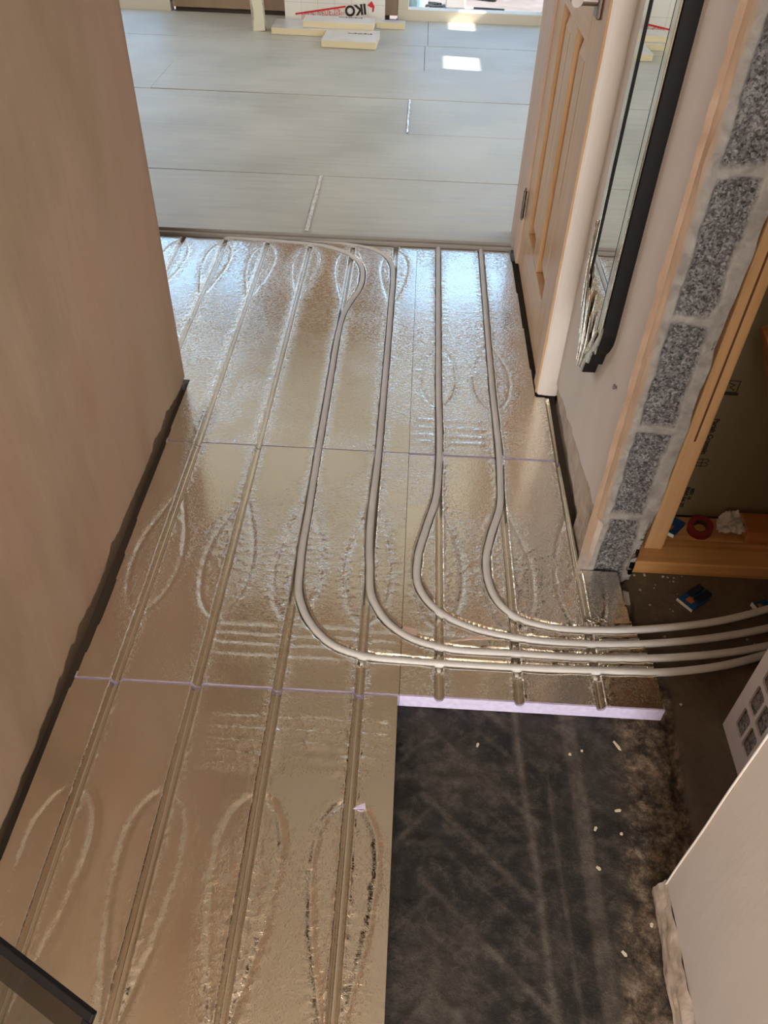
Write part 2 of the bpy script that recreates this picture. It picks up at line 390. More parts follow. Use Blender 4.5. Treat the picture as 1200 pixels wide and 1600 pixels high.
# pine edge strip at the near side
m = MB(); m.bbox(.3575, .372, 1.800, 1.812, .006, 2.06, b=.002); m.build('architrave_edge', M['door'], dr)
leaf = MB()
dbox(leaf, 2.425, 2.556, .012, 2.01); dbox(leaf, 1.868, 2.000, .012, 2.01)
dbox(leaf, 2.165, 2.262, .1735, .7935); dbox(leaf, 2.165, 2.262, .9865, 1.8785)
lf = leaf.build('door_leaf', M['door'], dr)
ra = MB(); dbox(ra, 2.0005, 2.4245, .012, .173, b=.0015); dbox(ra, 2.0005, 2.4245, .794, .986, b=.0015); dbox(ra, 2.0005, 2.4245, 1.879, 2.01, b=.0015); ra.build('rail', M['doory'], dr)
for (a, b) in ((2.262, 2.425), (2.000, 2.165)):
    for (z0, z1) in ((.172, .795), (.985, 1.88)):
        p = MB(); p.box(DX + .020, DX + .026, a - .004, b + .004, z0 - .004, z1 + .004)
        # raised field with sloping margins
        g = .012; h = .030
        o_ = [(DX + .019, a + g, z0 + g), (DX + .019, b - g, z0 + g), (DX + .019, b - g, z1 - g), (DX + .019, a + g, z1 - g)]
        i_ = [(DX + .006, a + g + h, z0 + g + h), (DX + .006, b - g - h, z0 + g + h), (DX + .006, b - g - h, z1 - g - h), (DX + .006, a + g + h, z1 - g - h)]
        p.add(o_ + i_, [(4, 5, 6, 7)] + [(k, (k + 1) % 4, 4 + (k + 1) % 4, 4 + k) for k in range(4)])
        p.build('door_panel', M['door'], dr)
# hinge
hg = MB()
for k in range(3): hg.tube([(.356, 2.560, .165 + k * .030), (.356, 2.560, .192 + k * .030)], .0055, 12)
hg.box(.3605, .3625, 2.545, 2.575, .165, .252); hg.tube([(.356, 2.56, .158), (.356, 2.56, .262)], .0025, 8)
hg.build('hinge', M['steel'], dr)
# lever handle
hd = MB(); hd.bbox(.356, .367, 1.905, 1.948, .862, 1.03, b=.004); hd.tube([(.360, 1.925, .893), (.312, 1.925, .893)], .0095, 20)
hd.tube([(.3135, 1.913, .893), (.3135, 1.96, .893), (.3135, 2.045, .893)], [.0115, .011, .0105], 20)
hd.build('door_handle', M['steel'], dr, smooth=False)

# masonry behind/around the door set
m = MB(); m.box(.50, .60, 1.30, 2.79, -.034, HC); m.box(.4035, .52, 1.79, 2.79, 2.07, HC)
struct(m.build('wall_right_core', M['wall_pink']))
# nib: plaster return facing the camera just before the door set
ys_ = np.linspace(0, 1, 14); zz = np.concatenate([np.linspace(.004, .2, 30), np.linspace(.22, HC, 60)])
A, Zq = np.meshgrid(ys_, zz)
Xn = .3625 + A * (.412 - .3625); Yn = 1.7905 + .002 * fbm(Xn * 30, Zq, 9, 3, 2) + .006 * (1 - A) ** 4 + .0015 * fbm(Xn, Zq, 40, 3, 4)
Xn = Xn + (A < .05) * .004 * (fbm(Zq, Zq * 0, 12, 4, 21) - .5)
struct(fastgrid('wall_nib', Xn, Yn, Zq, None, M['wall_pink']))
sbox('wall_nib_core', (.366, .52, 1.795, 1.806, .004, HC), M['wall_pink'])
# wall plane between nib and pier
ys = np.arange(1.150, 1.7931, .005); zs = np.concatenate([np.linspace(0, .22, 50), np.linspace(.235, HC, 90)])
Yg, Zg = np.meshgrid(ys, zs)
t_ = (1.79 - Yg) / .63
Xg = .408 - .010 * t_ + .002 * (fbm(Yg, Zg, 4, 3, 31) - .5)
band = .028 + .11 * np.clip((1.79 - Yg) / .6, 0, 1)              # height of the unpainted foot of the wall
foot = sst(band + .006, band - .006, Zg + .012 * (fbm(Yg, Zg, 20, 3, 33) - .5))
Xg = Xg + foot * .006 + .003 * foot * (fbm(Yg, Zg, 45, 3, 34) - .5) - .006 * np.exp(-((Zg - band) / .010) ** 2) * 0
Xg = Xg + sst(1.162, 1.150, Yg) * .012 * fbm(Zg, Zg * 0, 18, 3, 36)
zcut = .006 + .020 * fbm(ys, ys * 0, 22, 4, 37)
Zg = zcut[None, :] + (HC - zcut[None, :]) * Zg / HC
t = NT('wall_paint_and_bare_foot', rough=.85)
pa = t.ramp(t.noise(3, 5, t.mapping((1, 1, .4)), .6), [(.3, (.64, .59, .56)), (.5, (.71, .66, .635)), (.7, (.76, .71, .69))])
ft = t.ramp(t.noise(22, 5, None, .6), [(.3, (.42, .355, .30)), (.7, (.60, .53, .47))])
ud = t.ramp(t.noise(12, 4, None, .6), [(.3, (.40, .28, .20)), (.7, (.48, .36, .27))])
t.set('base', t.mix(t.attr('foot'), t.mix(t.attr('under'), pa, ud), ft)); t.bump(t.noise(10, 5, None, .4), .4, .004); M['wall_r'] = t.m
under = sst(1.182, 1.176, Yg + .020 * (fbm(Yg, Zg, 7, 3, 41) - .5))
struct(fastgrid('wall_right', Xg, Yg, Zg, None, M['wall_r'], attrs={'foot': foot, 'under': under}))

# block pier (cut end of the wall, faces the camera)
xs = np.arange(.388, .5141, .0030); zs = np.arange(-.034, HC, .004)
Xg, Zg = np.meshgrid(xs, zs)
joint = np.zeros_like(Zg)
for zj in (.158, .378, .60, .835, 1.055, 1.28, 1.5, 1.72, 1.94, 2.16):
    joint = np.maximum(joint, sst(.013, .006, np.abs(Zg - zj + .012 * (fbm(Xg, Zg, 25, 3, 50) - .5))))
eL = .428 + .008 * (fbm(Zg, Zg * 0, 20, 4, 51) - .5); eR = .490 + .014 * (fbm(Zg, Zg * 0 + 3, 20, 4, 52) - .5)
side = np.maximum(sst(eL + .003, eL - .003, Xg), sst(eR - .003, eR + .003, Xg))
mort = np.clip(np.maximum(joint, side), 0, 1)
low = sst(.10, .02, Zg)
und = sst(.416, .408, Xg + .012 * (fbm(Xg, Zg, 14, 3, 53) - .5)) * (1 - .75 * low)
rough = (fbm(Xg, Zg, 55, 4, 54) - .5)
Yg = 1.163 + .012 * rough * (1 - mort) + .005 * (1 - mort) - .003 * mort * fbm(Xg, Zg, 50, 3, 55) + .004 * rough
Xo = Xg + .004 * (Xg < .392) * (fbm(Zg, Zg * 0, 30, 3, 56) - .5) + (Xg > .509) * (.012 * (fbm(Zg, Zg * 0, 16, 4, 57) - .5) - .018 * sst(.20, 0, Zg))
sbox('wall_pier_side_foot', (.470, .494, 1.174, 1.187, -.034, .162), M['raw_edge'])
struct(fastgrid('wall_pier', Xo, Yg, Zg, None, M['block'], attrs={'mortar': mort, 'under': und}))
m = MB(); m.box(.402, .486, 1.176, 1.30, -.034, HC); m.box(.42, .52, 1.30, 1.80, -.034, HC); struct(m.build('wall_pier_core', M['raw_edge']))
sbox('wall_pier_side', (.484, .509, 1.174, 1.34, .16, HC), M['raw_edge'])

# near right wall
YC = .505
ys = np.arange(-1.2, YC + .0005, .006); zs = np.concatenate([np.linspace(.0, .10, 24), np.linspace(.11, HC, 60)])
Yg, Zg = np.meshgrid(ys, zs)
Xg = .440 + .0015 * (fbm(Yg, Zg, 5, 3, 60) - .5)
zb = .012 + .008 * fbm(ys, ys * 0, 14, 3, 61)
struct(fastgrid('wall_near_right', Xg, Yg, zb[None, :] + (HC - zb[None, :]) * Zg / HC, None, M['wall_pink']))
m = MB(); m.box(.447, .60, -1.2, YC - .006, -.034, HC); struct(m.build('wall_near_right_core', M['raw_edge']))
# unpainted foot of that wall
ys = np.arange(-.3, YC + .006, .005); tt = np.linspace(0, 1, 12); Yg, T = np.meshgrid(ys, tt)
Zg = -.032 + T * .050; Xg = .428 + .012 * T ** 2 + .010 * (fbm(Yg, T * .3, 26, 4, 62) - .5)
struct(fastgrid('wall_near_right_foot', Xg, Yg, Zg, None, M['raw_edge']))
# broken reveal edge (undercoat plaster) with white bead
zs = np.arange(-.03, HC, .006); aa = np.linspace(0, 1, 10); A, Zg = np.meshgrid(aa, zs)
Xg = .4395 + A * .10; bul = .026 + .012 * (fbm(Zg, A * .5, 14, 4, 63) - .5)
Yg = YC - .004 + bul * np.sin(np.clip(A * 3.2, 0, math.pi / 2)) + .008 * (fbm(Xg, Zg, 40, 3, 64) - .5) * (A > .05)
struct(fastgrid('wall_near_right_reveal', Xg, Yg, Zg, None, M['undercoat']))
m = MB(); m.tube([(.4398, YC - .0005 + .0006 * math.sin(k * 1.3), .012 + k * .05) for k in range(46)], .0018, 8); struct(m.build('trim_1', M['wall_pink']))

# closet under the stairs: side, back and rear walls
m = MB(); m.box(1.45, 1.55, -1.2, 1.60, -.034, HC); m.box(.60, 1.55, -1.3, -1.2, -.034, HC); m.box(.60, 1.55, 1.62, 1.72, -.034, HC)
struct(m.build('wall_closet', M['brown_wall']))
m = MB(); m.box(.50, 1.45, 1.345, 1.360, .004, HC); cb = tag(m.build('backing_board', M['closet_board']), 'brown chipboard sheet with black printing standing behind the pine stud', 'board')

# hall slab and closet screed ---------------------------------------------
xs = np.arange(.006, 1.46, .0042); ys = np.arange(-.9, 1.31, .0042); Xg, Yg = np.meshgrid(xs, ys)
ex = np.interp(ys, [-.9, .33, .50, .62, .76, .885, 1.0, 1.19, 1.4], [.50, .50, .50, .523, .530, .542, .500, .500, .50])
EX = ex[None, :].T + .020 * (fbm(Yg, Yg * 0, 14, 4, 70) - .5)
scr = sst(-.004, .003, Xg - EX)
rx = np.interp(ys, [-.9, .33, .5, .66, .84, 1.2], [.355, .355, .385, .405, .42, .42])[None, :].T + .03 * (fbm(Xg, Yg, 9, 4, 71) - .5)
rub = sst(-.02, .03, Xg - rx) * (1 - scr)
n = fbm(Xg, Yg, 10, 5, 72); n2 = fbm(Xg, Yg, 60, 4, 73)
dust = np.clip(sst(.46, .66, n) * .50 + sst(.58, .75, n2) * .35, 0, 1)
lines = np.zeros_like(Xg)
def seg(a, b, wd, amp, sd=0):
    global lines
    a = np.array(a); b = np.array(b); d = b - a; L = np.hypot(*d); d = d / L
    wob = .006 * (fbm(Xg, Yg, 12, 3, 75 + sd) - .5)
    px = Xg - a[0] + wob; py = Yg - a[1]; t = np.clip(px * d[0] + py * d[1], 0, L); q = np.hypot(px - t * d[0], py - t * d[1])
    lines = np.maximum(lines, amp * np.exp(-(q / wd) ** 2) * (.45 + .8 * fbm(Xg, Yg, 24, 3, 76 + sd)))
# herringbone ghost of the old parquet: diagonals meeting on a spine
for k in range(-4, 5):
    o = .14 * k
    seg((.070, .652 + o), (.262, .470 + o), .006, .62, k + 9)
    seg((.085, .72 + o), (.262, .555 + o), .003, .40, k + 19)
    seg((.020, .560 + o), (.085, .628 + o), .005, .5, k + 29)
seg((.236, .84), (.263, .33), .007, .95, 40); seg((.263, .33), (.27, -.3), .007, .9, 41)
seg((.285, .70), (.300, .30), .004, .55, 42)
strip = sst(.018, .008, np.abs(Xg - (.340 - .02 * (Yg - .5)))) * .55 * (.5 + fbm(Xg, Yg, 16, 4, 78))
arc = 0
dust = np.clip(np.maximum(dust * .55, lines) + strip, 0, 1)
dirt = np.clip(sst(.03, .10, .14 - np.abs(Xg - .13)) * sst(.45, .2, Yg) * .45, 0, 1); dust = np.clip(dust + dirt * n, 0, 1)
Zg = -.036 + .0035 * (n2 - .5) + .002 * lines - .004 * rub + .010 * rub * (fbm(Xg, Yg, 45, 4, 79) - .5) \
    - .010 * np.exp(-((Xg - EX + .012) / .008) ** 2) * sst(.45, .6, fbm(Xg, Yg, 9, 3, 80)) + scr * .006 + scr * .0008 * (n2 - .5)
struct(fastgrid('floor', Xg, Yg, Zg, None, M['slab'], attrs={'dust': dust, 'screed': scr, 'rubble': rub}))

# ------------------------------------------------------------------ foil faced panels
GX = [-1.10, -.951, -.801, -.652, -.5025, -.352, -.2025, -.052, .0955, .243, .392]
P_W = dict(
 p1=[(-.66, 2.668), (-.46, 2.660), (-.37, 2.651), (-.31, 2.640), (-.262, 2.618), (-.202, 2.575), (-.168, 2.515), (-.155, 2.43), (-.160, 2.345), (-.180, 2.265), (-.197, 2.18), (-.2025, 2.08), (-.203, 1.85), (-.2025, 1.55), (-.2015, 1.3), (-.200, 1.14), (-.190, 1.045), (-.157, .975), (-.110, .928), (-.047, .906), (.03, .901), (.112, .900), (.295, .900), (.392, .903), (.539, .911), (.642, .932), (.738, .966), (.86, 1.03), (.98, 1.11), (1.12, 1.22)],
 p2=[(-.50, 2.676), (-.32, 2.672), (-.232, 2.664), (-.139, 2.634), (-.085, 2.585), (-.060, 2.515), (-.054, 2.42), (-.053, 2.25), (-.053, 1.55), (-.0525, 1.15), (-.040, 1.050), (-.003, .988), (.045, .953), (.10, .937), (.236, .932), (.396, .932), (.546, .944), (.65, .962), (.743, .986), (.88, 1.04), (1.0, 1.11), (1.13, 1.20)],
 p3=[(.0955, 2.70), (.0955, 2.4), (.0955, 1.828), (.0955, 1.46), (.091, 1.38), (.066, 1.26), (.050, 1.172), (.054, 1.090), (.078, 1.045), (.115, 1.012), (.164, .988), (.251, .970), (.401, .966), (.555, .982), (.66, 1.003), (.757, 1.031), (.90, 1.09), (1.10, 1.19)],
 p4=[(.246, 2.70), (.2445, 2.4), (.243, 1.828), (.243, 1.44), (.237, 1.35), (.211, 1.25), (.198, 1.183), (.203, 1.100), (.222, 1.052), (.252, 1.022), (.305, 1.004), (.407, 1.000), (.563, 1.020), (.67, 1.045), (.772, 1.081), (.92, 1.15), (1.10, 1.25)])
def smooth_path(pts, step=.006):
    P = np.array(pts, float); d = np.r_[0, np.cumsum(np.hypot(*np.diff(P, axis=0).T))]
    # Catmull-Rom by arc length
    n = max(int(d[-1] / step), 2); s = np.linspace(0, d[-1], n); out = []
    m = np.gradient(P, d, axis=0)
    k = np.clip(np.searchsorted(d, s, side='right') - 1, 0, len(d) - 2)
    h = (d[k + 1] - d[k])[:, None]; t = ((s - d[k]) / (d[k + 1] - d[k]))[:, None]
    return (2 * t**3 - 3 * t**2 + 1) * P[k] + (t**3 - 2 * t**2 + t) * h * m[k] + (-2 * t**3 + 3 * t**2) * P[k + 1] + (t**3 - t**2) * h * m[k + 1]
PATHS = {k: smooth_path(v) for k, v in P_W.items()}

def drop(tip, wide, end, hw):
    # teardrop outline: tip = pointed y, wide = y of widest, end = y of the round end
    up = []
    for a in np.linspace(0, 1, 26):
        up.append((hw * math.sin(a * math.pi / 2) ** 1.35, tip + (wide - tip) * a))
    for a in np.linspace(0, math.pi / 2, 14)[1:]:
        up.append((hw * math.cos(a), wide + (end - wide) * math.sin(a)))
    return np.array(up)
def mindist(X, Y, path, R):
    """distance to polyline, computed only near it"""
    out = np.full(X.shape, 9.0)
    x0, x1 = path[:, 0].min() - R, path[:, 0].max() + R; y0, y1 = path[:, 1].min() - R, path[:, 1].max() + R
    jj = np.where((X[0] >= x0) & (X[0] <= x1))[0]; ii = np.where((Y[:, 0] >= y0) & (Y[:, 0] <= y1))[0]
    if not len(ii) or not len(jj): return out
    sl = np.s_[ii[0]:ii[-1] + 1, jj[0]:jj[-1] + 1]; xs_, ys_ = X[sl], Y[sl]; best = np.full(xs_.shape, 9.0)
    for a, b in zip(path[:-1], path[1:]):
        d = b - a; L2 = max(d @ d, 1e-12); t = np.clip(((xs_ - a[0]) * d[0] + (ys_ - a[1]) * d[1]) / L2, 0, 1)
        best = np.minimum(best, np.hypot(xs_ - a[0] - t * d[0], ys_ - a[1] - t * d[1]))
    out[sl] = best; return out

def height(X, Y, drops, ridges, seed, crk, ew=.0034):
    wob = .0012 * (fbm(X, Y, 12, 3, seed) - .5)
    H = .0007 * (fbm(X, Y, 3.5, 2, seed + 1) - .5) + .00022 * (fbm(X, Y, 30, 3, seed + 2) - .5)
    crink = crk + .5 * sst(.45, .68, fbm(X, Y, 5, 3, seed + 3))
    near = np.zeros_like(X); groove = np.zeros_like(X)
    for gx in GX:
        d = np.abs(X - gx + wob * .6); g = np.clip(1 - (d / .0088) ** 2, 0, 1) ** .42
        H += .0005 * np.exp(-((d - .0105) / .0022) ** 2)      # slight lip
        H = H * (1 - g) + g * (-.0125 * g + .0012 * np.exp(-(d / .0016) ** 2))
        near = np.maximum(near, np.exp(-(np.maximum(d - .009, 0) / .014) ** 2)); groove = np.maximum(groove, g)
    for (gx, tip, wide, end, hw) in drops:
        ol = drop(tip, wide, end, hw)
        for sg in (-1, 1):
            p = np.stack([gx + sg * ol[:, 0], ol[:, 1]], 1)
            d = mindist(X, Y, p, .03); dn = d + .004 * (fbm(X, Y, 40, 2, seed + 5) - .5)
            amp = .0021 * (.65 + .7 * fbm(X, Y, 14, 2, seed + 6))
            e = amp * (ew / .0048) ** .5 * np.exp(-(dn / ew) ** 2) * (.45 + .55 * sst(.30, .55, fbm(X, Y, 9, 2, seed + 13 + int(sg))))
            H += -e * (1 - groove); near = np.maximum(near, np.exp(-(d / .018) ** 2) * .8)
    for (y, x0, x1) in ridges:
        d = np.abs(Y - y + .006 * (fbm(X, Y * 0 + y, 10, 2, seed + 7) - .5)); msk = sst(x0, x0 + .02, X) * sst(x1, x1 - .02, X)
        e = .0012 * np.exp(-(d / .0060) ** 2) * msk * sst(.25, .7, fbm(X, Y * .4, 16, 3, seed + 8))
        H += e * (1 - groove); near = np.maximum(near, np.exp(-(d / .012) ** 2) * .5 * msk)
    for k, pth in PATHS.items():
        d = mindist(X, Y, pth[::3], .02); d = d + .0030 * (fbm(X, Y, 34, 3, seed + 9) - .55)
        g = sst(.0105, .0078, d); H = H * (1 - g) + g * np.minimum(H, -.0125); groove = np.maximum(groove, g)
    # crumples in the foil skin
    fold = np.abs(fbm(X, Y * 1.6, 42, 3, seed + 11) - .5); H += (.0016 * np.clip(.08 - fold, 0, 1) / .08) * np.clip(near * .8 + .35 * (crink - .4), 0, 1) * (1 - groove)
    return H, np.clip((crink * .75 + near * .75) * (1 - .7 * groove), 0, 1.3)

def panel(name, x0, x1, y0, y1, drops, ridges, seed, label, xr=None, xl=None, crk=.25, hole=None, z=0.0, ew=.0034, cf=1.0):
    r = empty(name, ((x0 + x1) / 2, (y0 + y1) / 2, -.034), label=label, cat='insulation panel')
    xs = [x0]; x = x0
    while x < x1 - 1e-6:
        dg = min(abs(x - g) for g in GX); x = min(x + (.0016 if dg < .014 else .0030), x1); xs.append(x)
    ys = np.linspace(y0, y1, int((y1 - y0) / .0033) + 1)
    X, Y = np.meshgrid(np.array(xs), ys)
    H, C = height(X, Y, drops, ridges, seed, crk, ew); H = H + z
    # turned-down ragged rim
    cx = (X[:-1, :-1] + X[1:, 1:]) / 2; cy = (Y[:-1, :-1] + Y[1:, 1:]) / 2
    mask = np.ones(cx.shape, bool)
    if xr: mask &= cx < np.interp(cy, *zip(*xr))
    if xl: mask &= cx > np.interp(cy, *zip(*xl))
    if hole is not None: mask &= ~hole(cx, cy)
    fo = fastgrid('foil_facing', X, Y, H, mask, M['foil'], r, attrs={'crinkle': C * cf})
    # lilac foam: rim strips following the grooves, and the body below
    mb = MB()
    top = lambda xx, yy: -.0011 + z
    xa = np.array(xs)
    for (ya, yb, yc) in ((y0 - .0025, y0 + .012, y0 + .0121), (y1 + .0025, y1 - .012, y1 - .0121)):
        lim = (np.interp(ya, *zip(*xl)) if xl else x0, np.interp(ya, *zip(*xr)) if xr else x1)
        sel = xa[(xa >= lim[0] - .002) & (xa <= lim[1] + .002)]
        h = np.zeros(len(sel))
        for gx in GX:
            d = np.abs(sel - gx); g = np.clip(1 - (d / .0088) ** 2, 0, 1) ** .42; h = np.minimum(h, -.0125 * g)
        n = len(sel); vs = []
        for q in range(n):
            zt = h[q] - .0013 + z
            vs += [(sel[q], ya, -.034), (sel[q], ya, zt), (sel[q], yb, zt - .0004), (sel[q], yb, -.034)]
        fs = []
        for q in range(n - 1):
            for c in range(3): fs.append((q * 4 + c, q * 4 + c + 1, q * 4 + 5 + c, q * 4 + 4 + c))
        fs += [(0, 1, 2, 3), (n * 4 - 4, n * 4 - 3, n * 4 - 2, n * 4 - 1)]
        mb.add(vs, fs)
    YS = sorted({y0, y1} | {float(v) for v in np.linspace(y0, y1, 9)} | {p[0] for p in (xl or []) + (xr or []) if y0 < p[0] < y1})
    L = [(x, y) for y, x in ((yy, (np.interp(yy, *zip(*xl)) if xl else x0)) for yy in YS)]
    Rr = [((np.interp(yy, *zip(*xr)) if xr else x1) - .001, yy) for yy in YS]
    mb.prism(L + Rr[::-1], -.034, -.0165 + z)
    # side walls up to the skin
    mb.build('foam_core', M['lilac'], r)
    for side in (L, Rr):
        mb = MB()
        vs = [p for a in side for p in ((a[0], a[1], -.034), (a[0], a[1], -.0012 + z))]
        mb.add(vs, [(2 * k, 2 * k + 2, 2 * k + 3, 2 * k + 1) for k in range(len(side) - 1)])
        mb.build('foil_edge', M['foil_edge'], r)
    return r
dP2 = [(g, 1.365, 1.125, .985, .050) for g in GX if -.53 < g < .0]
panel('foil_insulation_panel', -.5805, .0195, -.40, .8185,
      [(g, .215, .515, .612, .050) for g in GX if -.53 < g < 0] , [(yy, -.33, .018) for yy in (.757, .734, .710, .688, .664)], 100,
      'tan foil panel nearest the camera, left of the dark bare slab', xl=[(-.4, -.584), (.5, -.582), (.8, -.579), (.82, -.578)], crk=.12, ew=.0056, cf=.38)
panel('foil_insulation_panel', -.579, .0215, .8245, 1.5205, dP2, [(yy, -.36, .02) for yy in (.960, .937, .914, .888)], 200,
      'middle left foil panel against the bare tan wall, where the leftmost pipe bends', xl=[(.8, -.578), (1.0, -.569), (1.2, -.577), (1.53, -.581)], crk=.22, ew=.0046, cf=.6)
panel('foil_insulation_panel', .0225, .508, .8245, 1.5165, [(g, 1.365, 1.125, .985, .050) for g in GX if .09 < g < .42], [(yy, .03, .24) for yy in (.960,)], 300,
      'middle right foil panel carrying the four white pipes out to the closet, lilac front edge',
      xr=[(.80, .506), (.93, .506), (.98, .491), (1.04, .478), (1.158, .477), (1.1585, .398), (1.25, .3975), (1.53, .3935)], crk=.26, ew=.0044, cf=.6)
panel('foil_insulation_panel', -1.19, .0215, 1.5235, 2.655, [(g, 2.215, 2.50, 2.622, .043) for g in GX if g < .02], [], 400,
      'far left foil panel running past the end of the tan wall to the grey boards', xl=[(1.5, -.581), (1.780, -.583), (1.7868, -.583), (1.7872, -1.185), (2.66, -1.185)], crk=.30, cf=.85)
panel('foil_insulation_panel', .0225, .402, 1.5235, 2.655, [(g, 2.065, 1.865, 1.722, .050) for g in (.0955, .243)], [(yy, .03, .22) for yy in (1.662, 1.628, 1.596, 1.570)], 500,
      'far right foil panel beside the pine door, reflecting bright blue light', xr=[(1.52, .3925), (1.786, .3955), (1.790, .359), (1.85, .357), (2.66, .346)], crk=.40, cf=.85)
# smooth offcut of foil board in the door opening beside the block pier
# torn flap on near panel and dark slits beside the pipe bends
for nm, pts, lab in (('foil_flap', [(.020, .962), (.052, .959), (.051, .975), (.024, .981)], 'small curled foil tear at the bend of the second pipe from the left'),
                     ('foil_flap', [(.118, .951), (.168, .967), (.205, .962), (.160, .958)], 'dark lifted foil sliver beside the third pipe from the left at its bend'),
                     ('foil_flap', [(-.046, .600), (-.026, .602), (-.027, .611), (-.038, .606)], 'small lilac-edged tear in the foil nearest the dark slab')):
    m = MB(); m.prism(pts, .0008, .0022); tag(m.build(nm, M['lining'] if 'lilac' not in lab else M['lilac']), lab, 'foil tear')

# pipes
PL = dict(p1='leftmost white heating pipe, curving outermost round the panel corner into the closet',
          p2='second white heating pipe from the left, straight then bending right into the closet',
          p3='third white heating pipe from the left, bulging left before turning to the closet',
          p4='rightmost white heating pipe, bulging left then crossing beside the block pier')
for k, pth in PATHS.items():
    z = -.0035 + 0 * pth[:, 0]
    z = z + .0045 * sst(.50, .60, pth[:, 0]) * 0
    z = z - .018 * sst(.80, 1.02, pth[:, 0])
    st = pth[::2]; zz = z[::2] + .0006 * np.sin(np.arange(len(st)) * .21)
    m = MB(); m.tube([(a, b, c) for (a, b), c in zip(st, zz)], .0078, 16)
    o = m.build('heating_pipe', M['pipe'], smooth=True); tag(o, PL[k], 'pipe', 'underfloor heating pipes')

# ------------------------------------------------------------------ far room floor boards and threshold
rows = [(2.688, 3.219, [-1.9, 2.0]), (3.223, 3.747, [-1.9, 2.0]), (3.751, 4.247, [-1.9, -.044, 2.0]), (4.251, 4.747, [-1.9, -1.337, 2.0]), (4.751, 5.257, [-2.4, .02, 2.0]), (5.261, 5.858, [-2.6, .035, 2.0])]
blab = [['grey floor board nearest the foil, with a strip of foil tape on it'],
        ['second full-width grey floor board back from the foil'],
        ['grey floor board in third row, left of the short dark joint', 'grey floor board in third row, right of the short dark joint'],
        ['short grey floor board in fourth row at far left beside the wall', 'long grey floor board in fourth row, right of the slanting joint'],
        ['fifth-row grey floor board left, in front of the yellow-edged offcuts', 'fifth-row grey floor board right, holding the nearer sun patch'],
        ['hindmost grey floor board, under the upright printed board', 'hindmost grey floor board before the glass door, with a sun patch']]
for (y0, y1, sp), lb in zip(rows, blab):
    for i in range(len(sp) - 1):
        dz = [0, .0015, -.001][(i + int(y0 * 3)) % 3]
        m = MB(); m.bbox(sp[i] + .001, sp[i + 1] - .001, y0 - .0008, y1 + .0008, -.006, .020 + dz, b=.0012)
        tag(m.build('floor_board', M['board']), lb[i].replace('IKO ', 'upright ') if False else lb[i].replace('IKO board', 'upright printed board'), 'floor board', 'grey boards on the far floor')
# edge strip along the step
m = MB(); m.bbox(-1.70, .352, 2.668, 2.686, -.02, .0105, b=.002); m.bbox(-1.70, .352, 2.6835, 2.6875, -.02, .020, b=.0008)
tag(m.build('threshold_strip', M['strip']), 'grey edging strip along the step between foil and grey boards', 'threshold strip')
xs = np.linspace(-.006, .006, 7); ys = np.linspace(2.70, 3.212, 150); A, Yg = np.meshgrid(xs, ys)
Xg = A * (1.2 - .5 * (Yg - 2.7)) - .372 - .006 * (Yg - 2.7) + .004 * (fbm(Yg, A * 0, 30, 3, 90) - .5); Zg = .0222 + .0022 * fbm(A * 3, Yg, 60, 3, 91)
tag(fastgrid('foil_tape', Xg, Yg, Zg, None, M['foil'], attrs={'crinkle': A * 0 + 1.0}), 'thin crumpled strip of silver foil tape on the grey floor board', 'tape')

ys = np.linspace(3.760, 4.238, 120); A, Yg = np.meshgrid(np.linspace(-.004, .004, 5), ys)
Xg = A - .044 + .003 * (fbm(Yg, A * 0, 30, 3, 92) - .5); Zg = .0225 + .0016 * fbm(A * 3, Yg, 60, 3, 93)
tag(fastgrid('foil_tape', Xg, Yg, Zg, None, M['foil'], attrs={'crinkle': A * 0 + 1.0}), 'short thin foil tape over the board joint in the third row', 'tape')
A, B = np.meshgrid(np.linspace(0, 1, 22), np.linspace(0, 1, 14))
Xg = .385 + .050 * A; Yg = 1.012 + .016 * B + .006 * (fbm(A, B, 5, 3, 94) - .5); Zg = .0015 + .010 * fbm(A, B, 6, 4, 95) * (1 - A * .7)
tag(fastgrid('foil_curl', Xg, Yg, Zg, None, M['foil'], attrs={'crinkle': A * 0 + .8}), 'crumpled foil curl where the rightmost pipe crosses the groove by the pier', 'foil tear')

